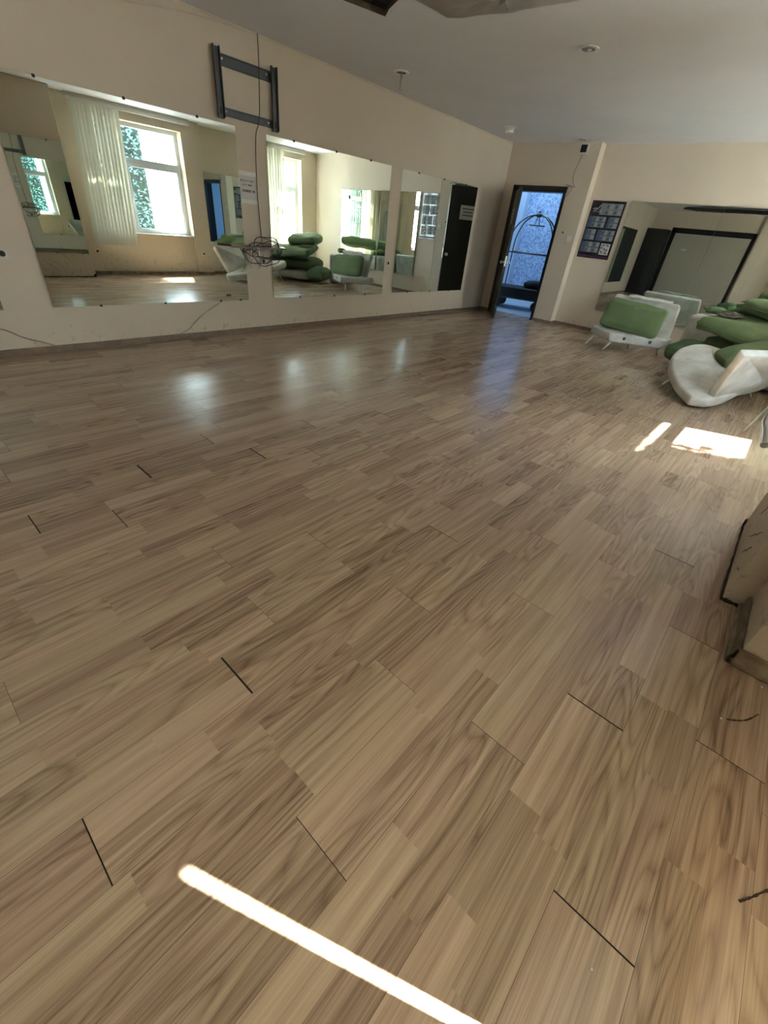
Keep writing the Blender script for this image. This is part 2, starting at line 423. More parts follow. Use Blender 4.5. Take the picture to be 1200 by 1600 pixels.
struct('wall_left', bx(XL - .2, XL, YF - .2, YD + .2, 0, ZC), CREAM)
bm = B()
box(bm, XL, -4.75, YD, YD + .17, 0, ZC); box(bm, -3.80, -3.43, YD, YD + .36, 0, ZC); box(bm, -4.75, -3.80, YD, YD + .17, 2.085, ZC)
box(bm, -3.43, 1.25, YB, YB + .17, 0, ZC)
struct('wall_back', bm, CREAM)
struct('wall_front', bx(XL, 1.25, YF - .2, YF, 0, ZC), CREAM)

# right wall: column, window bays, pilaster, deeper bay; opening heights sill z .72, head 2.47
def bay(bm, xi, xo, y0, y1, oy0, oy1, z0=.72, z1=2.47, apron=.05):
    box(bm, xi, xo, y0, oy0, 0, ZC); box(bm, xi, xo, oy1, y1, 0, ZC)
    box(bm, xi + apron, xo, oy0, oy1, 0, z0); box(bm, xi, xo, oy0, oy1, z1, ZC)
bm = B()
bay(bm, .68, 1.02, YF, 1.76, -.95, 1.30)
box(bm, .40, 1.02, 1.76, 2.15, 0, ZC)
box(bm, .31, 1.02, 2.15, 3.03, 0, ZC, bev=.012)
bay(bm, .68, 1.02, 3.03, 5.62, 3.42, 5.25)
box(bm, .90, 1.27, 5.62, 6.72, 0, ZC)
bay(bm, .93, 1.27, 6.72, YB, 6.98, 8.42)
struct('wall_right', bm, CREAMR)

# ceiling with a jagged hole
hole = [(-3.52, 3.69), (-3.40, 3.60), (-3.21, 3.50), (-3.02, 3.30), (-2.85, 3.34), (-2.55, 3.18), (-2.2, 3.30), (-1.7, 3.12), (-1.2, 3.2), (-.8, 2.9), (-.7, 2.3), (-.95, 1.7), (-1.5, 1.45), (-2.1, 1.6), (-2.7, 1.5), (-3.1, 1.9), (-3.35, 2.5), (-3.72, 3.0), (-3.62, 3.35)]
hole2 = [(-4.05, -2.2), (-3.9, -1.5), (-3.6, -1.0), (-3.1, -.62), (-2.4, -.7), (-1.8, -.5), (-1.0, -.66), (-.3, -.55), (.1, -1.0), (.2, -1.9), (-.1, -2.5), (-1.1, -2.75), (-2.1, -2.6), (-3.0, -2.78), (-3.7, -2.7)]
def inpoly(H, p):
    c = False; n = len(H); j = n - 1
    for i in range(n):
        xi, yi = H[i]; xj, yj = H[j]
        if ((yi > p.y) != (yj > p.y)) and (p.x < (xj - xi) * (p.y - yi) / (yj - yi) + xi): c = not c
        j = i
    return c
def ceiling():
    bm = B()
    outer = [(XL - .2, YF - .2), (1.3, YF - .2), (1.3, 9.1), (XL - .2, 9.1)]
    ov = [bm.verts.new((x, y, ZC)) for x, y in outer]; es = [bm.edges.new((ov[i], ov[(i + 1) % 4])) for i in range(4)]
    for H in (hole, hole2):
        hv = [bm.verts.new((x, y, ZC)) for x, y in H]
        es += [bm.edges.new((hv[i], hv[(i + 1) % len(hv)])) for i in range(len(hv))]
    bmesh.ops.triangle_fill(bm, edges=es, use_beauty=True, use_dissolve=False)
    bmesh.ops.delete(bm, geom=[f for f in bm.faces if inpoly(hole, f.calc_center_median()) or inpoly(hole2, f.calc_center_median())], context='FACES')
    for H in (hole, hole2):
        for i in range(len(H)):
            a, b_ = H[i], H[(i + 1) % len(H)]
            f = bm.faces.new([bm.verts.new(p) for p in ((a[0], a[1], ZC), (b_[0], b_[1], ZC), (b_[0], b_[1], ZC + .035), (a[0], a[1], ZC + .035))]); f.material_index = 1
    for (x0, x1, y0, y1) in ((-4.2, -.2, 1.0, 4.2), (-4.5, .5, -2.95, -.3)):
        box(bm, x0, x1, y0, y1, ZC + .45, ZC + .5, mi=2)
        for q in ((x0, x0 + .05, y0, y1), (x1 - .05, x1, y0, y1), (x0, x1, y0, y0 + .05), (x0, x1, y1 - .05, y1)): box(bm, *q, ZC + .03, ZC + .5, mi=2)
    return struct('ceiling', bm, [CEIL, RAW, VOID])
ceiling()
struct('roof', bx(XL - .3, 1.35, YF - .3, YB + .2, ZC + .52, ZC + .7), CONC)
# ceiling void furniture: grid channels seen through the hole
for i, (a, b_) in enumerate((((-3.6, 2.1, ZC + .12), (-.7, 2.2, ZC + .12)), ((-3.6, 2.75, ZC + .14), (-.6, 2.7, ZC + .14)))):
    o = obj('ceiling_channel', tube(B(), [a, b_], .018, 6), GALV)
    setp(o, ('galvanised channel crossing the ceiling hole nearer the doors', 'galvanised channel crossing the ceiling hole nearer the back wall')[i], 'metal channel')

for i in range(4):
    o = obj('ceiling_channel', tube(B(), [(-3.9 + .1 * i, -2.45 + .5 * i, ZC + .10 + .03 * i), (.1, -2.35 + .45 * i, ZC + .12)], .022, 6), GALV)
    setp(o, ('galvanised channel in the far torn ceiling hole, closest to the white doors', 'galvanised channel in the far torn ceiling hole, second from the white doors', 'galvanised channel in the far torn ceiling hole, third from the white doors', 'galvanised channel in the far torn ceiling hole, farthest from the white doors')[i], 'metal channel')
# hanging plaster at the hole
def sheet(pts, z_of, m, name, th=.012, n=3):
    bm = B(); P = [Vector((x, y, 0)) for x, y in pts]
    c = sum(P, Vector()) / len(P); rings = []
    for s in (1, .8, .55, .25):
        rings.append([bm.verts.new(Vector((c.x + (p.x - c.x) * s, c.y + (p.y - c.y) * s, z_of(s, k, p)))) for k, p in enumerate(P)])
    for a, b_ in zip(rings[:-1], rings[1:]):
        for k in range(len(P)): bm.faces.new((a[k], a[(k + 1) % len(P)], b_[(k + 1) % len(P)], b_[k]))
    bm.faces.new(rings[-1])
    r = bmesh.ops.solidify(bm, geom=list(bm.faces), thickness=th)
    return obj(name, bm, m, None)
peel = [(-3.10, 3.50), (-3.06, 3.72), (-3.05, 3.90), (-2.93, 3.95), (-2.78, 3.96), (-2.66, 3.99), (-2.55, 4.03), (-2.45, 4.01), (-2.30, 4.02), (-2.16, 4.03), (-2.04, 4.04), (-1.80, 4.00), (-1.62, 3.82), (-1.58, 3.45), (-1.75, 3.05), (-2.1, 3.0), (-2.4, 3.12), (-2.7, 3.05), (-2.95, 3.18)]
o = sheet(peel, lambda s, k, p: ZC - .004 - (.012 + .010 * math.sin(k * 2.3)) * (1 - s) * 1.2 - (.010 if s < .9 else .002) , PLASTER, 'loose_plaster', .006)
setp(o, 'sagging cracked sheet of plaster peeling off the ceiling', 'plaster')
fl = [(-3.56, 3.42), (-3.50, 3.66), (-3.36, 3.57), (-3.24, 3.46), (-3.30, 3.2), (-3.5, 3.2)]
o = sheet(fl, lambda s, k, p: ZC + .03 + .03 * math.sin(k * 1.7) * s, RAW, 'broken_ceiling_board', .012)
setp(o, 'dark broken corner of ceiling board at the top of the photo', 'ceiling board')

# skirtings
struct('baseboard_left', bx(XL, XL + .018, YF, 8.66, 0, .055, bev=.003), SKIRT)
bm = B(); box(bm, -3.80, -3.428, YD - .016, YD, 0, .055); box(bm, -3.43, -3.414, YD, YB - .016, 0, .055); box(bm, -3.43, .9, YB - .016, YB, 0, .055)
box(bm, XL + .018, -4.79, YD - .016, YD, 0, .055)
struct('baseboard_back', bm, SKIRT)
bm = B()
box(bm, .372, .40, 1.732, 2.15, 0, .028, bev=.006); box(bm, .384, .40, 1.744, 2.15, .02, .075, bev=.005)
box(bm, .372, .68, 1.732, 1.76, 0, .028, bev=.006); box(bm, .384, .68, 1.744, 1.76, .02, .075, bev=.005)
box(bm, .66, .68, YF, 1.73, 0, .06); box(bm, .664, .68, 3.03, 5.62, 0, .06); box(bm, .884, .90, 5.62, 6.72, 0, .06); box(bm, .914, .93, 6.72, 8.86, 0, .06)
struct('baseboard_right', bm, SKIRTD)
# cracked paint lines and broken base on the column
def crack(pts, m, w, name='crack'):
    bm = B(); tube(bm, smooth_path(pts, 4), w, 5); return bm
bm = B()
random.seed(3)
for (ya, za, yb_, zb) in ((2.32, .30, 2.62, .12), (2.30, .22, 2.48, .10), (2.5, .42, 2.75, .20), (2.2, .14, 2.3, .09)):
    pts = [(.3095, ya + (yb_ - ya) * k / 6 + random.uniform(-.006, .006), za + (zb - za) * k / 6 + random.uniform(-.01, .01)) for k in range(7)]
    tube(bm, pts, [.0005, .0014, .002, .0022, .0017, .0012, .0004], 5)
tube(bm, [(.306, 2.14 + k * .0445, .006 + .005 * random.random()) for k in range(21)], [.004 + .004 * random.random() for k in range(21)], 6)
tube(bm, [(.306 + k * .0095, 2.140 + random.uniform(-.004, .004), .008) for k in range(10)], [.005 + .006 * random.random() for k in range(10)], 6)
box(bm, .300, .33, 2.99, 3.035, 0, .05, bev=.01)
struct('trim_1', bm, DIRT)
# bright corner bead between door wall and back wall, ceiling edge line
struct('trim_2', bx(-3.436, -3.424, YD - .004, YD + .006, .055, ZC), CREAM)
struct('trim_3', bx(XL, XL + .012, YF, YD, ZC - .012, ZC, bev=.003), CREAM)

# ---------------------------------------------------------------- windows
def window(n, xg, y0, y1, z0, z1, mull, trans):
    f = B()
    a, b_ = xg - .03, xg + .04; w = .065
    box(f, a, b_, y0, y0 + w, z0, z1); box(f, a, b_, y1 - w, y1, z0, z1); box(f, a, b_, y0 + w, y1 - w, z0, z0 + w); box(f, a, b_, y0 + w, y1 - w, z1 - w, z1)
    box(f, a, b_, mull - .035, mull + .035, z0 + w, z1 - w); box(f, a, b_, y0 + w, y1 - w, trans - .045, trans + .045)
    fr = struct('window_%d' % n, f, PVC)
    s = B(); sa, sb = xg - .05, xg - .012; sw = .05
    ya, yb_, za, zb = mull + .03, y1 - w + .01, z0 + w - .01, trans - .035
    box(s, sa, sb, ya, ya + sw, za, zb, bev=.004); box(s, sa, sb, yb_ - sw, yb_, za, zb, bev=.004); box(s, sa, sb, ya + sw, yb_ - sw, za, za + sw, bev=.004); box(s, sa, sb, ya + sw, yb_ - sw, zb - sw, zb, bev=.004)
    obj('sash', s, PVC, fr)
    g = B()
    for (p, q, r_, t_) in ((y0 + w, mull - .035, z0 + w, trans - .045), (mull + .035, y1 - w, z0 + w, trans - .045), (y0 + w, mull - .035, trans + .045, z1 - w), (mull + .035, y1 - w, trans + .045, z1 - w)):
        box(g, xg, xg + .006, p, q, r_, t_)
    obj('pane', g, GLASS, fr)
    h = B(); box(h, xg - .065, xg - .05, ya + .012, ya + .036, (za + zb) / 2 - .04, (za + zb) / 2 + .03, bev=.004); tube(h, [(xg - .075, ya + .024, (za + zb) / 2), (xg - .075, ya + .024, (za + zb) / 2 - .12)], .008)
    obj('window_handle', h, WHITEP, fr)
    obj('window_sill', bx(xg - .22, xg - .03, y0 + .001, y1 - .001, z0 + .0005, z0 + .02, bev=.003), WHITEP, fr)
window(1, .90, -.949, 1.299, .72, 2.47, .2, 2.23)
window(2, .90, 3.421, 5.249, .72, 2.47, 4.13, 1.90)
window(3, 1.15, 6.981, 8.419, .72, 2.47, 7.6, 1.90)

# ---------------------------------------------------------------- doors
# black room door: frame (structure) + leaf open into the room
bm = B()
box(bm, -4.79, -4.70, YD - .03, YD + .18, 0, 2.085, bev=.004); box(bm, -3.845, -3.79, YD - .005, YD + .18, 0, 2.01, bev=.003); box(bm, -4.79, -3.785, YD - .03, YD + .18, 2.005, 2.09, bev=.004)
d1 = struct('door_1', bm, BLACKW)
Ml = frame_mat((-4.715, 8.645, 0), (.445, -.70, 0), (.70, .445, 0))   # local x along the leaf
leaf = obj('door_leaf', bx(0, .845, 0, .042, .008, 2.0, bev=.003, M=Ml), BLACKW, d1)
def knob(parent, ys, sgn):
    c = Ml @ Vector((.785, ys, .92)); ax = (Ml.to_3x3() @ Vector((0, sgn, 0)))
    return obj('door_knob', lathe(B(), [(.026, 0), (.026, .006), (.010, .010), (.010, .032), (.020, .038), (.027, .050), (.024, .062), (.010, .068)], c, ax), CHROME, parent)
knob(d1, .042, 1); knob(d1, 0, -1)
obj('door_lock', bx(.825, .848, .008, .034, .86, 1.02, M=Ml), CHROME, d1)
o = obj('door_notice', bx(.30, .62, -.003, -.001, 1.50, 1.72, M=Ml), PAPER); nd = o
setp(o, 'paper notice taped to the open black door, seen in the mirror', 'notice')
for k, (a, c) in enumerate(((.34, .58), (.37, .56), (.36, .57))): obj('text_line', bx(a, c, -.0045, -.0031, 1.66 - k * .05, 1.675 - k * .05, M=Ml), INK, nd)
# white double doors in black frame on the front wall
bm = B(); FY = YF
box(bm, -4.28, -4.14, FY - .05, FY + .03, 0, 2.16, bev=.004); box(bm, -1.82, -1.72, FY - .05, FY + .03, 0, 2.16, bev=.004); box(bm, -4.28, -1.72, FY - .05, FY + .03, 2.02, 2.18, bev=.004)
d2 = struct('door_2', bm, BLACKW)
obj('door_leaf', bx(-4.135, -3.0, FY + .001, FY + .02, .01, 2.0, bev=.004), WHITED, d2)
obj('door_leaf', bx(-2.99, -1.825, FY + .001, FY + .02, .01, 2.0, bev=.004), WHITED, d2)
obj('sign_plate', bx(-3.75, -3.58, FY + .02, FY + .023, 1.52, 1.57), WHITEP, d2)
struct('wall_front_pilaster', bx(-1.66, -1.40, FY, FY + .12, 0, ZC), CREAM)
o = obj('dark_cabinet', bx(-4.975, -4.30, FY + .005, FY + .60, 0, 2.08, bev=.006), BLACKW)
setp(o, 'tall black cabinet beside the white double doors, seen in the back mirror', 'cabinet')

# ---------------------------------------------------------------- hall behind the door
bm = B(); box(bm, -8.5, -2.6, 8.86, 12.2, -.10, -.004)
struct('hall_floor', bm, HTILE)
bm = B(); box(bm, -8.5, -2.6, 11.6, 11.8, 0, 3.2); box(bm, -2.8, -2.6, 9.06, 11.6, 0, 3.2)
struct('wall_hall_back', bm, PEBBLE)
bm = B(); box(bm, -6.75, -5.93, 11.45, 11.6, 0, 3.2)
struct('wall_hall_pier', bm, HPL)
struct('wall_hall_left', bx(-8.5, -8.3, 8.86, 11.6, 0, 3.2), HPL)
struct('hall_ceiling', bx(-8.5, -2.6, 8.86, 11.8, 3.0, 3.2), HPL)
struct('wall_hall_front', bx(-8.5, XL - .01, 8.70, 8.86, 0, 3.2), HPL)
struct('trim_hall', bx(-8.3, -3.81, 8.852, 8.87, 2.09, 3.0), HPL)

# ================================================================ THINGS
def clips(bm_list, parent, m=BLACKP):
    pass
def mirror(name, label, wall, a0, a1, z0, z1, at, yaw=0, clip_top=(), clip_bot=(), group=None):
    """wall 'L' faces +x, 'B' faces -y, 'R' faces -x. a = coordinate along the wall"""
    ca = (a0 + a1) / 2; half = (a1 - a0) / 2
    t = thing(name, label, 'mirror', {'L': (at, ca, z0), 'B': (ca, at, z0), 'R': (at, ca, z0)}[wall], group)
    if wall == 'L': n = Vector((math.cos(yaw), -math.sin(yaw), 0)); u = Vector((math.sin(yaw), math.cos(yaw), 0))
    elif wall == 'B': n = Vector((math.sin(yaw), -math.cos(yaw), 0)); u = Vector((math.cos(yaw), math.sin(yaw), 0))
    else: n = Vector((-math.cos(yaw), -math.sin(yaw), 0)); u = Vector((-math.sin(yaw), math.cos(yaw), 0))
    o = Vector({'L': (at, ca, 0), 'B': (ca, at, 0), 'R': (at, ca, 0)}[wall])
    zc = (z0 + z1) / 2; tl = .006 if wall == 'L' else 0          # the big mirrors lean back a touch on their clips
    n = (n + Vector((0, 0, tl))).normalized(); v = (Vector((0, 0, 1)) - n * n.z).normalized()
    o.z = zc; z0 -= zc; z1 -= zc
    M = Matrix((u, n, v)).transposed().to_4x4(); M.translation = o
    obj('mirror_glass', bx(-half, half, -.003, .003, z0, z1, M=M), MIRROR, t)
    def cl(s, z):
        obj('mirror_clip', bx(s - ca - .010, s - ca + .010, -.006, .010, z - .010, z + .010, bev=.003, M=M), BLACKP, t)
    for s in clip_top: cl(s, z1)
    for s in clip_bot: cl(s, z0)
    return t
YW = .0145
mirror('wall_mirror', 'frameless mirror at the left edge of the photo, only its corner in view', 'L', -1.2, .775, .38, 1.944, XL + .026, YW)
mirror('wall_mirror', 'largest frameless mirror, on the left wall below the steel bracket', 'L', 1.141, 3.130, .378, 1.944, XL + .026, YW, (1.469, 2.096, 2.737), (1.526, 2.139, 2.771, 3.02))
mirror('wall_mirror', 'frameless mirror between two sockets that reflects the green cushions', 'L', 3.513, 5.508, .379, 1.946, XL + .026, YW, (3.877, 4.509, 5.104), (3.918, 4.522, 5.131))
mirror('wall_mirror', 'frameless mirror nearest the black door on the left wall', 'L', 5.774, 7.742, .384, 1.944, XL + .026, YW, (6.144, 6.775, 7.38), (6.168, 6.772, 7.341))
mirror('wall_mirror', 'frameless mirror panel beside the poster on the back wall', 'B', -2.745, -1.440, .36, 1.957, YB - .018, .017, (), ())
mirror('wall_mirror', 'right frameless mirror panel of the pair on the back wall', 'B', -1.434, -.10, .36, 1.957, YB - .018, .017, (), ())
mirror('wall_mirror', 'frameless mirror on the column by the window wall, seen only reflected', 'R', 2.19, 3.00, .38, 1.96, .302, 0, (2.8,), (2.5, 2.9))
mirror('wall_mirror', 'narrow frameless mirror between the windows showing the blue doorway reflected', 'R', 5.70, 6.60, .63, 1.92, .890, 0, (), ())

# TV bracket
def tv_bracket():
    t = thing('television_bracket', 'dark grey steel television wall bracket, empty, above the mirrors', 'wall bracket', (XL, 3.3, 2.2))
    X0 = XL
    for (z0, z1) in ((2.355, 2.44), (2.005, 2.07)):
        b = B(); box(b, X0, X0 + .012, 2.99, 3.62, z0, z1, bev=.002); box(b, X0 + .012, X0 + .028, 2.99, 3.62, z0 + .006, z0 + .014); box(b, X0 + .012, X0 + .028, 2.99, 3.62, z1 - .014, z1 - .006)
        obj('wall_rail', b, DKMETAL, t)
    for (y0, sh) in ((2.955, 0), (3.585, 0)):
        b = B(); box(b, X0 + .030, X0 + .036, y0, y0 + .07, 1.975, 2.47, bev=.002); box(b, X0 + .034, X0 + .060, y0, y0 + .008, 1.985, 2.475, bev=.001); box(b, X0 + .034, X0 + .060, y0 + .062, y0 + .07, 1.985, 2.475, bev=.001)
        box(b, X0 + .012, X0 + .030, y0 + .01, y0 + .06, 2.03, 2.06); box(b, X0 + .012, X0 + .030, y0 + .01, y0 + .06, 2.39, 2.42)
        r = obj('upright_arm', b, DKMETAL, t)
    for (y, z) in ((3.06, 2.405), (3.06, 2.04), (3.55, 2.405), (3.55, 2.04)):
        obj('bolt', lathe(B(), [(.010, 0), (.010, .006), (.006, .008)], (X0 + .012, y, z), Vector((1, 0, 0)), 10), CHROME, t)
    for y in (3.62, 2.99):
        obj('slot', bx(X0 + .036, X0 + .0375, y - .010, y + .010, 2.01, 2.06, bev=.0005), BLACKP, t)
tv_bracket()
# hanging cable from ceiling to the coil
pts = smooth_path([(XL + .03, 3.455, ZC - .002), (XL + .065, 3.43, 2.45), (XL + .07, 3.40, 2.05), (XL + .03, 3.372, 1.9), (XL + .015, 3.36, 1.5), (XL + .02, 3.372, 1.1), (XL + .03, 3.385, .93)])
o = obj('ceiling_cable', tube(B(), pts, .0045, 6), CABLE); setp(o, 'thin dark cable hanging from ceiling edge down past the steel bracket to the shelf', 'cable')
# faint paint ridge beside it
# coil of cable
bm = B(); random.seed(5)
pts = []
for k in range(150):
    a = k / 150 * 2 * PI * 4.3; w = .155 + .03 * math.sin(k * .31) + .012 * math.sin(k * 1.1)
    pts.append((XL + .12 + .06 * math.cos(a * .5 + 1) * math.sin(k * .09), 3.36 + w * math.cos(a) * 1.25 + .05 * math.sin(k * .043), .885 + (w * (.62 + .16 * math.sin(k * .05))) * math.sin(a) - .02 * math.cos(k * .05)))
tube(bm, pts, .0048, 6)
o = obj('cable_coil', bm, CABLE); setp(o, 'tangled coil of black cable looped round the small shelf', 'cable')
# shelf
t = thing('wall_shelf', 'small red-brown wall shelf under the hanging cable', 'shelf', (XL, 3.3, .92))
b = B(); vs = [(-4.985, 2.98), (-4.985, 3.68), (-4.76, 3.56), (-4.745, 3.25), (-4.80, 2.88)]
top = [b.verts.new((x, y, .935)) for x, y in vs]; bot = [b.verts.new((x, y, .915)) for x, y in vs]
b.faces.new(top); b.faces.new(bot[::-1])
for k in range(5): b.faces.new((top[k], top[(k + 1) % 5], bot[(k + 1) % 5], bot[k]))
obj('shelf_board', b, SHELF, t)
for y in (3.225, 3.445, 3.34):
    b = B(); box(b, XL, XL + .006, y - .010, y + .010, .70, .915, bev=.001); box(b, XL, XL + .19, y - .010, y + .010, .909, .915)
    tube(b, [(XL + .005, y, .76), (XL + .15, y, .905)], .004, 6)
    obj('shelf_bracket', b, GALV, t)
# sockets
def socket(label, wall, y, z, x=None, w=.082, group='wall sockets', cover=True):
    xx = XL if wall == 'L' else x
    s = 1 if wall == 'L' else -1
    t = thing('wall_socket', label, 'socket', (xx, y, z))
    obj('socket_plate', bx(min(xx, xx + s * .010), max(xx, xx + s * .010), y - w / 2, y + w / 2, z - w / 2, z + w / 2, bev=.003), WHITEP, t)
    obj('socket_well', lathe(B(), [(.021, 0), (.021, .002), (.019, .0022)], (xx + s * .010, y, z), Vector((s, 0, 0)), 20), BLACKP, t)
socket('white wall socket under the small shelf', 'L', 3.395, .779)
socket('white wall socket between the two farther left-wall mirrors', 'L', 5.640, .792)
socket('white wall socket at the left edge of the photo', 'L', .905, .788)
socket('white wall socket low by the window blind, seen in the largest mirror', 'R', 3.26, .40, .68)
socket('white wall socket low on the pier between the windows, seen mirrored', 'R', 5.42, .42, .68)
# notice on left wall
t = thing('wall_notice', 'printed paper notice taped beside the hanging cable', 'notice', (XL, 3.25, 1.33))
obj('paper_sheet', bx(XL + .001, XL + .003, 3.142, 3.36, 1.335, 1.588), PAPER, t)
b = B()
for (y0, y1, z, h_) in ((3.165, 3.345, 1.522, .008), (3.165, 3.345, 1.512, .004), (3.19, 3.32, 1.482, .012), (3.175, 3.35, 1.425, .022)):
    n = int((y1 - y0) / .011)
    b = B()
    for k in range(n):
        if random.random() < .12: continue
        box(b, XL + .003, XL + .0036, y0 + k * .011, y0 + k * .011 + random.uniform(.005, .009), z, z + h_)
    obj('text_line', b, INK, t)
for z in (1.588, 1.345): obj('tape_strip', bx(XL + .0030, XL + .0042, 3.13, 3.37, z - .022, z + .016, bev=.0004), TAPE, t)

# cables on floor / wall
pts = smooth_path([(XL + .10, 3.22, .83), (XL + .04, 3.06, .66), (XL + .035, 2.93, .53), (XL + .03, 2.78, .37), (XL + .015, 2.66, .30), (XL + .015, 2.54, .235), (XL + .012, 2.42, .15), (XL + .012, 2.36, .10), (XL + .022, 2.24, .060), (XL + .05, 2.05, .004), (XL + .09, 1.75, .004), (XL + .06, 1.55, .004), (XL + .07, 1.35, .004), (XL + .025, 1.15, .02), (XL + .02, .99, .09), (XL + .012, .85, .145), (XL + .012, .72, .225), (XL + .012, .5, .27)])
o = obj('floor_cable', tube(B(), pts, .0034, 6), CABLEG); setp(o, 'thin cable trailing from the coil down the left wall onto the floor edge', 'cable')
pts2 = [p + Vector((.004, .006 * math.sin(i * .5), .008)) for i, p in enumerate(pts[:40])]
o = obj('floor_cable', tube(B(), pts2, .003, 6), CABLEW); setp(o, 'pale twin cable running beside the thin cable below the coil', 'cable')
o = obj('cable_plug', bx(XL + .028, XL + .048, 2.84, 2.90, .42, .445, bev=.004, M=Matrix.Identity(4)), CABLE); setp(o, 'small black inline plug on the slanting cable below the largest mirror', 'plug')
# sagging cable and trunking near ceiling top left
pts = smooth_path([(XL + .008, 1.6, 2.40), (XL + .008, 2.03, 2.49), (XL + .008, 2.65, 2.60), (XL + .008, 3.02, 2.635), (XL + .01, 3.38, 2.655)])
o = obj('ceiling_edge_cable', tube(B(), pts, .005, 6), CABLEW); setp(o, 'white cable sagging under the ceiling edge at top left', 'cable')

# downlights
def downlight(label, x, y, kind):
    t = thing('ceiling_downlight', label, 'downlight', (x, y, ZC))
    obj('trim_ring', lathe(B(), [(.062, -.012), (.082, -.010), (.088, -.001), (.086, 0), (.058, 0), (.056, -.008), (.062, -.012)], (x, y, ZC), n=28, cap=False), CHROME, t)
    if kind == 'bowl':
        obj('reflector', lathe(B(), [(.060, -.009), (.048, -.004), (.030, -.002), (.010, -.0015)], (x, y, ZC), n=28), LAMPR, t)
        obj('bulb', lathe(B(), [(.003, -.020), (.016, -.018), (.020, -.010), (.018, -.003)], (x + .01, y, ZC), n=16), WHITEP, t)
    if kind == 'rod':
        obj('reflector', lathe(B(), [(.060, -.008), (.03, -.003), (.010, -.0015)], (x, y, ZC), n=28), DKMETAL, t)
        obj('lamp_tube', lathe(B(), [(.006, -.15), (.013, -.145), (.013, -.02), (.010, -.003)], (x + .01, y, ZC), n=14), GALV, t)
    if kind == 'drop':
        obj('lamp_housing', lathe(B(), [(.040, -.075), (.060, -.072), (.063, -.060), (.063, -.006), (.055, -.003)], (x, y, ZC), n=24), CHROME, t)
downlight('round chrome ceiling downlight nearest the right side of the photo', -2.283, 4.902, 'bowl')
downlight('ceiling downlight with a bare tube hanging out of it', -4.338, 4.855, 'rod')
downlight('small chrome ceiling downlight dropped out of its hole near the corner', -4.405, 7.49, 'drop')
downlight('ceiling downlight right above the white box on the back wall', -3.66, 8.45, 'bowl')

# sensor box
t = thing('alarm_box', 'small white box with black face high on the back wall by the corner', 'alarm box', (-3.66, YD, 2.57))
obj('box_body', bx(-3.745, -3.60, YD - .045, YD, 2.505, 2.635, bev=.006), WHITEP, t)
obj('box_face', bx(-3.725, -3.625, YD - .050, YD - .045, 2.530, 2.625, bev=.002), BLACKP, t)
pts = smooth_path([(-3.68, YD - .02, 2.505), (-3.70, YD - .04, 2.40), (-3.735, YD - .03, 2.25), (-3.70, YD - .02, 2.13), (-3.655, YD - .03, 2.085), (-3.74, YD - .03, 2.10), (-3.83, YD - .02, 2.115), (-3.74, YD - .02, 2.09), (-3.70, YD - .02, 2.07), (-3.76, YD - .03, 1.96), (-3.80, YD - .02, 1.98), (-3.75, YD - .02, 2.12)])
obj('box_wire', tube(B(), pts, .0035, 6), CABLEG, t)
# switch
t = thing('light_switch', 'white light switch beside the black door frame', 'switch', (-3.52, YD, 1.37))
obj('switch_plate', bx(-3.56, -3.475, YD - .012, YD, 1.33, 1.415, bev=.003), WHITEP, t)
obj('rocker', bx(-3.545, -3.49, YD - .017, YD - .012, 1.345, 1.40, bev=.002), TAPE, t)
o = obj('wall_hole', lathe(B(), [(.012, 0), (.014, .003), (.006, .004)], (-3.66, YD - .001, 1.455), Vector((0, -1, 0)), 9), DIRT); setp(o, 'small dark screw plug left of the light switch', 'screw plug')

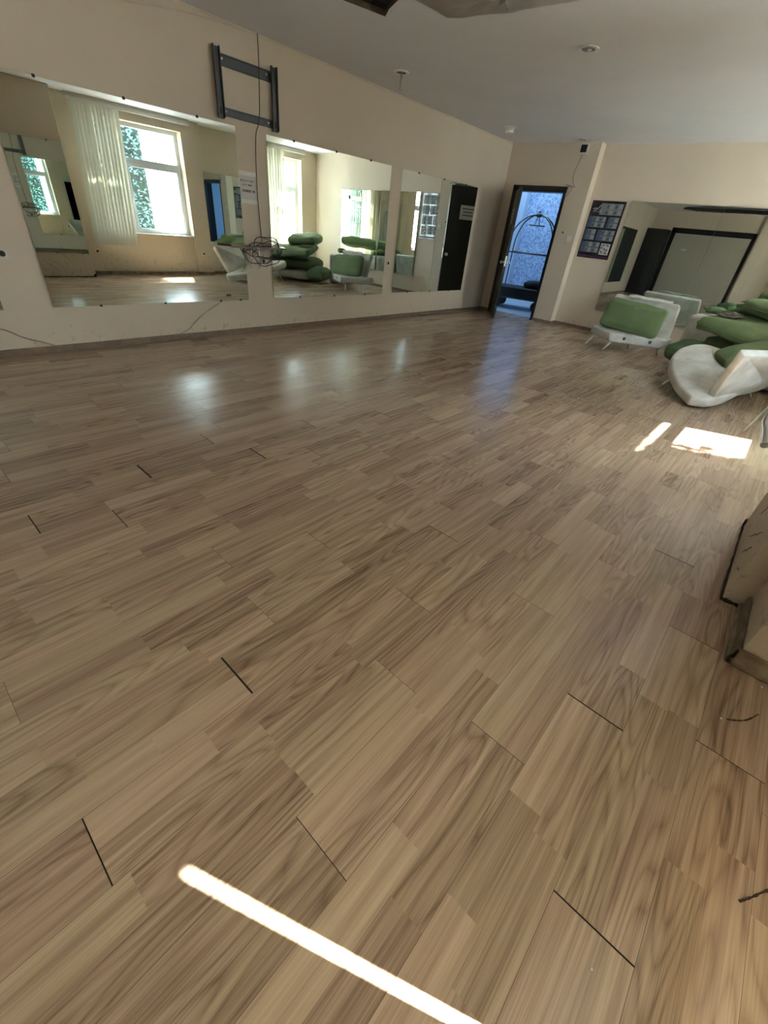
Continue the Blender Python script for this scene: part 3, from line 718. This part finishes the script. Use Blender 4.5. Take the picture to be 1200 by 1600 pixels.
# poster
def poster():
    x0, x1, z0, z1, y = -3.370, -2.825, 1.13, 1.945, YB
    t = thing('wall_poster', 'black poster with rows of small blue and grey pictures', 'poster', ((x0 + x1) / 2, y, z0))
    obj('poster_board', bx(x0, x1, y - .015, y, z0, z1, bev=.002), mat('poster_black', (.014, .008, .016), .25, coat=1), t)
    blue = mat('poster_blue', (.055, .085, .17), .4); grey = mat('poster_grey', (.22, .25, .27), .4, var=.35, vscale=40); light = mat('poster_light', (.34, .37, .37), .4, var=.3, vscale=60); dk = mat('poster_dark', (.03, .03, .04), .4); white = mat('poster_white', (.52, .52, .50), .4); plum = mat('poster_plum', (.06, .018, .05), .4)
    Y = y - .0155
    def q(b, a, c, e, f, k=0): box(b, a, c, Y - .0012 - k, Y - k, e, f)
    W_ = x1 - x0
    rows = [((.30, .955, 4, grey),), ((.03, .57, 4, blue), (.62, .955, 2, blue)), ((.03, .38, 2, blue), (.42, .955, 4, blue)), ((.03, .62, 4, blue),)]
    zt = z1 - .035; hh = .158; gap = .022
    for r_, row in enumerate(rows):
        zb = zt - hh
        for (a, c, n, bgm) in row:
            b = B(); q(b, x0 + a * W_, x0 + c * W_, zb, zt); p = obj('picture_panel', b, bgm, t)
            m0 = x0 + a * W_ + (c - a) * W_ * .22; m1 = x0 + c * W_ - .006
            cw = (m1 - m0) / (n if n > 2 else 2)
            for i in range(n if n > 2 else 2):
                for j in range(2):
                    tgt = B()
                    q(tgt, m0 + i * cw + .004, m0 + (i + 1) * cw - .003, zb + .008 + j * hh / 2, zb + hh / 2 - .004 + j * hh / 2, .0012)
                    obj('text_block' if i % 2 else 'photo_block', tgt, light if i % 2 else grey, p)
            for i in range(0, n if n > 2 else 2, 2):
                for j in range(2):
                    cx = m0 + (i + .55) * cw; cz = zb + .036 + j * hh / 2
                    obj('figure_print', tube(B(), [(cx - .010, Y - .0030, cz - .018), (cx + .002, Y - .0030, cz + .004), (cx + .008, Y - .0030, cz + .020)], [.009, .011, .006], 6), dk, p)
        zt = zb - gap
    # logo area top left: pale abstract figure
    b = B()
    for (a, c, w) in (((.06, .05), (.13, .085), .010), ((.12, .08), (.16, .13), .008), ((.10, .09), (.04, .075), .007), ((.15, .06), (.19, .05), .010), ((.05, .04), (.20, .035), .006)):
        tube(b, [(x0 + a[0], Y - .001, z1 - .19 + a[1]), (x0 + c[0], Y - .001, z1 - .19 + c[1])], w, 6)
    obj('figure_print', b, light, t)
    zb = z0 + .085; b = B(); q(b, x0 + .66 * W_, x0 + .945 * W_, zb - .02, zb + .145); obj('picture_panel', b, white, t)
    b = B(); cx, cz = x0 + .80 * W_, zb + .065
    for (a, c) in (((-.055, .05), (-.01, .06)), ((.02, .06), (.055, .045)), ((-.05, -.03), (-.03, -.06)), ((.01, -.05), (.055, -.06)), ((-.012, .01), (.015, -.012)), ((-.05, .03), (-.055, .0)), ((.05, .0), (.03, -.03))):
        obj('figure_print', tube(B(), [(cx + a[0], Y - .002, cz + a[1]), (cx + c[0], Y - .002, cz + c[1])], .009, 6), dk, t)
    b = B(); q(b, x0 + .01, x1 - .01, z0 + .012, z0 + .042); obj('picture_panel', b, plum, t)
poster()

# loose skirting strip on floor
o = obj('loose_skirting_strip', bx(-4.96, -4.91, 6.53, 8.60, .0, .014, bev=.003), SKIRT); setp(o, 'loose length of brown skirting lying on the floor by the left wall', 'skirting strip')

# ---------------------------------------------------------------- blinds
def blind(label, x, y0, y1, z0, z1, slats, ang, jit=0, skew=0.0):
    t = thing('vertical_blind', label, 'blind', (x, (y0 + y1) / 2, z1))
    r = B(); box(r, x - .025, x + .025, y0, y1, z1, z1 + .035, bev=.003); box(r, x - .012, x + .012, y0, y1, z1 + .035, ZC if z1 + .1 > ZC else z1 + .05)
    obj('head_rail', r, WHITEP, t)
    for k, ys in enumerate(slats):
        a = ang + random.uniform(-jit, jit); w = .0445
        b = B(); n = 6; grid = []
        for i in range(n + 1):
            u = -w + 2 * w * i / n; bow = .006 * math.cos(u / w * PI / 2)
            row = []
            for j in range(9):
                s = j / 8; z = z1 - (z1 - z0) * s
                aa = a + .12 * math.sin(k * 1.3 + s * 2.5) * jit * 4
                dx = u * math.sin(aa) - bow * math.cos(aa); dy = u * math.cos(aa) + bow * math.sin(aa)
                row.append(b.verts.new((x + dx, ys + dy + skew * s + .008 * jit * 5 * math.sin(k * 2.1 + 4 * s), z)))
            grid.append(row)
        for i in range(n):
            for j in range(8): b.faces.new((grid[i][j], grid[i + 1][j], grid[i + 1][j + 1], grid[i][j + 1]))
        obj('slat', b, SLAT, t, True)
    return t
random.seed(21)
blind('gathered cream vertical blind at the window reflected in the largest mirror', .56, 3.30, 5.38, .52, 2.575, [3.36 + .060 * k for k in range(13)], .42, .13, -.12)
blind('cream vertical blind hanging in pleats at the window near the cushion pile', .82, 6.80, 8.45, .50, 2.575, [6.88 + .074 * k for k in range(13)], -.55, .2, 0)
ws = [y for y in [-1.0 + .078 * k for k in range(32)]]
ws = [y + (.029 if y > .46 else 0) for y in ws if y > -.62]
blind('closed cream vertical blind at the window beside the camera', .56, -1.10, 1.52, .30, 2.575, ws, .05, .01, 0)

# ---------------------------------------------------------------- luggage cart in the hall
def cart():
    cx, cy, ang = -4.80, 9.98, math.radians(16)
    t = thing('luggage_cart', 'brass birdcage luggage cart with black carpeted base beyond the doorway', 'luggage cart', (cx, cy, 0))
    R = Matrix.Translation((cx, cy, -.004)) @ Matrix.Rotation(ang, 4, 'Z')
    hx, hy = .44, .30
    obj('platform', bx(-hx - .06, hx + .06, -hy - .05, hy + .05, .20, .42, bev=.02, M=R), CARPET, t)
    b = B()
    for s in (.22, .41): 
        P = [R @ Vector((sx * (hx + .065), sy * (hy + .055), s)) for sx, sy in ((1, 1), (1, -1), (-1, -1), (-1, 1), (1, 1))]
        tube(b, P, .008, 6)
    obj('bumper_rail', b, BRASS, t)
    for sx in (-1, 1):
        for sy in (-1, 1):
            pts = [R @ Vector((sx * hx, sy * hy, .41)), R @ Vector((sx * hx, sy * hy, .8)), R @ Vector((sx * hx, sy * hy, 1.18))]
            for k in range(1, 9):
                a = PI / 2 * k / 8
                pts.append(R @ Vector((sx * hx * (math.cos(a) * .97 + .03), sy * hy * (math.cos(a) * .97 + .03), 1.18 + .56 * math.sin(a))))
            obj('post', tube(B(), pts, .0135, 8), BRASS, t)
            w = B(); c = R @ Vector((sx * (hx - .02), sy * (hy - .02), .096)); ax = R.to_3x3() @ Vector((.3, 1, 0))
            lathe(w, [(.05, -.02), (.092, -.018), (.096, 0), (.092, .018), (.05, .02)], c, ax, 20)
            wo_ = obj('wheel', w, RUBBER, t)
            obj('caster_fork', bx(sx * (hx - .02) - .02, sx * (hx - .02) + .02, sy * (hy - .02) - .03, sy * (hy - .02) + .03, .13, .205, M=R), DKMETAL, t)
    b = B()
    for sy in (-1, 1): tube(b, [R @ Vector((-hx, sy * hy, 1.06)), R @ Vector((hx, sy * hy, 1.06))], .0125, 8)
    obj('middle_rail', b, BRASS, t)
    obj('top_hub', lathe(B(), [(.02, -.04), (.06, -.02), (.07, .005), (.05, .03), (.02, .045), (.03, .06), (.012, .075)], R @ Vector((0, 0, 1.735)), n=18), BRASS, t)
    b = B(); tube(b, [R @ Vector((-.16, 0, 1.56)), R @ Vector((.16, 0, 1.56))], .011, 8)
    tube(b, [R @ Vector((-.05, 0, 1.56)), R @ Vector((-.02, 0, 1.70))], .008, 6); tube(b, [R @ Vector((.05, 0, 1.56)), R @ Vector((.02, 0, 1.70))], .008, 6)
    obj('hanger_bar', b, BRASS, t)
    M = R @ Matrix.Translation((.24, .02, .492))
    o = obj('black_bag', cushion(M, .40, .34, .12, .6, .02, 4), CARPET, None, True); setp(o, 'dark crumpled bag lying on the luggage cart base', 'bag')
cart()

# ---------------------------------------------------------------- chairs
def leg(bm, a, b_, r0=.013, r1=.010): return tube(bm, [a, b_], [r0, r1], 10)
def chair_near_wall():
    t = thing('armless_chair', 'armless off-white chair with green back cushion standing by the back mirror', 'chair', (-1.8, 7.7, 0))
    seat = [(-2.34, 7.66, .275), (-2.13, 7.47, .27), (-1.92, 7.29, .27), (-1.58, 7.44, .27), (-1.26, 7.62, .27), (-1.22, 7.95, .27), (-1.75, 8.05, .27), (-2.28, 8.0, .27)]
    obj('seat', slab(seat, .125, .025, [.04, .2, .03, .2, .03, .05, .2, .05]), OFFW, t, True)
    back = [(-2.24, 7.86, .74), (-1.28, 7.80, .72), (-1.22, 7.70, .20), (-2.2, 7.76, .20)]
    b = slab([(-2.23, 7.93, .735), (-1.30, 7.90, .725), (-1.24, 7.74, .22), (-2.18, 7.78, .22)], .09, .025, .045)
    obj('backrest', b, OFFW, t, True)
    M = frame_mat((-1.79, 7.62, .475), (1, -.10, -.055), (.05, .30, 1))
    obj('back_cushion', cushion(M, .86, .42, .15, .22, .006, 1), GREEN, t, True)
    M2 = frame_mat((-1.70, 7.83, .735), (1, -.04, -.02), (0, .8, .3))
    obj('torn_lining', cushion(M2, .62, .08, .02, .6, .012, 8), OFFW, t, True)
    for (a, c) in (((-2.22, 7.64, .165), (-2.315, 7.56, 0)), ((-1.90, 7.47, .155), (-1.985, 7.40, 0)), ((-1.80, 7.95, .16), (-1.80, 8.05, 0)), ((-1.36, 7.85, .16), (-1.33, 7.93, 0))):
        obj('leg', leg(B(), a, c, .015, .012), CHROME, t)
    for (x, y) in ((-1.74, 7.372), (-1.42, 7.528)):
        obj('torn_patch', lathe(B(), [(.024, 0), (.020, .004), (.008, .006)], (x + .005, y - .005, .215), Vector((.46, -.88, 0)), 7), BUTTON, t)
chair_near_wall()
def chair_tipped():
    t = thing('armless_chair', 'stained off-white chair tipped forward on its pointed corner in front of the pile', 'chair', (-.4, 6, 0))
    seat = [(-.43, 5.32, .125), (-.61, 5.52, .165), (-.79, 5.83, .24), (-.88, 6.12, .31), (-.89, 6.42, .38), (-.79, 6.64, .43), (-.66, 6.72, .45), (-.45, 6.66, .43), (-.02, 6.54, .41), (.0, 6.2, .33), (-.07, 5.85, .24), (-.18, 5.52, .16), (-.29, 5.36, .13)]
    obj('seat', slab(seat, .115, .04, [.02] + [.3] * 12), OFFW, t, True)
    b = slab([(-.335, 5.46, .17), (-.25, 5.22, .64), (-.04, 5.6, .64), (.25, 6.2, .62), (.15, 6.85, .25), (.03, 6.5, .19), (-.11, 5.98, .165)], .085, .02, [.02, .03, .2, .05, .1, .2, .2])
    obj('backrest', b, OFFW, t, True)
    M = frame_mat((-.08, 6.42, .545), (.80, .35, .40), (-.35, .9, .12))
    obj('loose_cushion', cushion(M, .86, .42, .14, .4, .012, 2), GREEN, t, True)
    obj('leg', leg(B(), (-.64, 6.20, .25), (-.825, 6.055, .01), .017, .015), CHROME, t)
    obj('leg', leg(B(), (-.45, 6.55, .30), (-.50, 6.75, .0), .013, .011), CHROME, t)
    obj('leg', leg(B(), (-.12, 6.4, .28), (.02, 6.62, .0), .013, .011), CHROME, t)
chair_tipped()
t = thing('wall_rail', 'chrome rail end with a thin rod, sticking in at the right edge', 'rail', (.31, 2.2, .9))
obj('rail_tube', tube(B(), smooth_path([(.120, 2.0, .742), (.103, 2.06, .775), (.088, 2.12, .81), (.13, 2.16, .93), (.315, 2.18, 1.0)], 5), .0145, 14), CHROME, t)
obj('thin_rod', tube(B(), [(.040, 2.0, .768), (.072, 2.12, .852), (.315, 2.17, .99)], .0036, 8), CHROME, t)

# ---------------------------------------------------------------- pile of cushions
def cush(name, label, M, w, d, h, m, seed, puff=.35, wr=.012, cat='cushion', group=None, pipe=True):
    t = thing(name, label, cat, tuple(M.translation), group)
    obj('cover', cushion(M, w, d, h, puff, wr, seed), m, t, True)
    if pipe: obj('piping', piping(M, w, d, h, puff, .006, seed), GREENP if m is not OFFW else OFFW, t)
    return t
cush('sofa_cushion', 'top green pillow of the cushion pile, cut by the right edge', frame_mat((.06, 7.86, .85), (.62, .70, .03), (-.7, .62, .03)), 1.34, .66, .22, GREEN, 3, .45, .02)
cush('sofa_cushion', 'wide wrinkled green cushion second from the top, under the knitted cloth', frame_mat((-.25, 7.20, .625), (.80, -.52, -.07), (.52, .80, .13)), 1.12, .86, .17, GREEN, 5, .35, .016)
cush('sofa_cushion', 'thick green cushion in the middle of the pile behind the tipped chair', frame_mat((-.12, 7.45, .375), (.80, -.40, 0), (.40, .80, 0)), 1.12, .84, .23, GREEN, 9, .3, .016)
cush('sofa_cushion', 'dark green cushion lowest on the floor at the left of the pile', frame_mat((-.90, 7.52, .20), (.9, -.3, .0), (.3, .9, .10)), .46, .50, .26, DKGREEN, 12, .4, .014)
cush('sofa_cushion', 'small dark green pillow resting on the upright off-white arm', frame_mat((-.90, 8.24, .695), (.9, .4, 0), (-.4, .9, 0)), .24, .20, .09, DKGREEN, 14, .6, .012)
o = obj('upholstered_block', slab([(-1.15, 8.02, .62), (-.70, 7.98, .62), (-.66, 8.42, .62), (-1.10, 8.48, .62)], .62, .05, .06), OFFW, None, True); setp(o, 'off-white block-shaped sofa arm upright behind the green cushions', 'sofa arm')
o = obj('sofa_section', slab([(-.62, 7.2, .22), (-.1, 6.95, .22), (.45, 7.0, .22), (.60, 7.6, .22), (.50, 8.4, .22), (-.15, 8.55, .22), (-.55, 8.1, .22)], .18, .05, .25), OFFW, None, True); setp(o, 'rounded off-white sofa base under the cushion pile', 'sofa base')
# knitted cloth draped on the second cushion
def knit():
    bm = B(); n, m_ = 34, 18; G = []
    KM = frame_mat((-.25, 7.20, .625), (.80, -.52, -.07), (.52, .80, .13)); KM3 = KM.to_3x3(); O = KM @ Vector((-.38, -.10, .100)); ux = KM3 @ Vector((1, 0, 0)); uy = KM3 @ Vector((0, 1, 0)); uz = KM3 @ Vector((0, 0, 1))
    for i in range(n + 1):
        row = []
        for j in range(m_ + 1):
            u = (i / n - .5) * .30; v = (j / m_ - .5) * .28
            e = .03 * noise.noise(Vector((u * 9, v * 9, 1)))
            z = .016 * abs(noise.noise(Vector((u * 26, v * 26, 4)))) + .012 * abs(noise.noise(Vector((u * 60, v * 60, 2))))
            d = max(abs(u) / .15, abs(v) / .14); z += .012 * (1 - d)
            row.append(bm.verts.new(O + ux * (u + e) + uy * (v * (1 - .35 * abs(u) / .15) + e) + uz * z))
        G.append(row)
    for i in range(n):
        for j in range(m_): bm.faces.new((G[i][j], G[i + 1][j], G[i + 1][j + 1], G[i][j + 1]))
    bmesh.ops.solidify(bm, geom=list(bm.faces), thickness=.008)
    o = obj('knitted_cloth', bm, KNIT, None, True); setp(o, 'crumpled brown knitted cloth lying on the wide green cushion', 'cloth')
knit()

# ---------------------------------------------------------------- small debris on floor
random.seed(9)
def debris(label, pts):
    bm = B()
    P = smooth_path(pts, 6)
    tube(bm, P, [.0012 + .0028 * random.random() for _ in P], 5)
    o = obj('dry_twig', bm, DIRT); setp(o, label, 'debris')
debris('dark crumb trail on the floor close to the skirting corner', [(.42, 1.445, .003), (.44, 1.460, .003), (.47, 1.490, .004), (.50, 1.55, .003)])
debris('dark dirt streak on the floor at the lower right edge', [(.515, .895, .003), (.54, .93, .004), (.555, .955, .004), (.58, .99, .003)])
for i, (x, y, l) in enumerate(((.285, .525, 'white crumb on the floor near the bottom right'), (.50, 1.70, 'white crumb on the floor just below the skirting corner'), (.405, 1.435, 'white crumb left of the dark crumb trail'))):
    o = obj('crumb', lathe(B(), [(.001, 0), (.004, .001), (.003, .003), (.001, .004)], (x, y, 0), n=6), TAPE); setp(o, l, 'debris')

# ---------------------------------------------------------------- outdoors
struct('ground', bx(1.03, 16, -10, 26, -.6, -.5), CONC)
def hedge():
    t = thing('garden_hedge', 'tall leafy hedge outside the window, seen through its reflection', 'hedge', (3.4, 4.2, -.5))
    bm = B(); rnd = random.Random(4)
    for _ in range(17000):
        x = rnd.uniform(2.9, 3.9); lim = 5.50 + .42 * (x - 3.0) + .10 * math.sin(x * 9)
        y = rnd.uniform(3.0, lim); z = rnd.uniform(-.45, 5.6 + .2 * math.sin(y * 2.1))
        y += .05 * math.sin(z * 5)
        s = rnd.uniform(.03, .055)
        M = Matrix.Translation((x, y, z)) @ Matrix.Rotation(rnd.uniform(0, 6.28), 4, 'Z') @ Matrix.Rotation(rnd.uniform(-1.2, 1.2), 4, 'X') @ Matrix.Rotation(rnd.uniform(0, 6.28), 4, 'Z')
        bm.faces.new([bm.verts.new(M @ Vector(p)) for p in ((-s, 0, 0), (0, -s * .5, .01), (s, 0, 0), (0, s * .5, .01))])
    core = bx(3.15, 3.65, 3.1, 5.48, -.5, 5.45, bev=.1);  # solid dark box added inside the leaves to block the sun
    obj('sun_block_core', core, mat('hedge_core', (.02, .035, .03), .95, bump=1, bscale=20, var=.6, vscale=10), t)
    f = obj('foliage', bm, LEAF, t); f['kind'] = 'stuff'
    for y in (3.6, 4.6): obj('stem', tube(B(), [(3.4, y, -.5), (3.42, y + .1, 1.6), (3.4, y - .05, 4.2)], [.07, .05, .02], 8), SKIRT, t)
hedge()

# ---------------------------------------------------------------- groups of repeats
GR = {'mirror': 'frameless wall mirrors', 'socket': 'wall sockets', 'downlight': 'ceiling downlights', 'chair': 'armless off-white chairs',
      'cushion': 'green cushions in the pile', 'blind': 'vertical blinds at the windows', 'metal channel': 'metal channels in the ceiling holes'}
for o in C.objects:
    if o.parent is None and o.get('category') in GR: o['group'] = GR[o['category']]
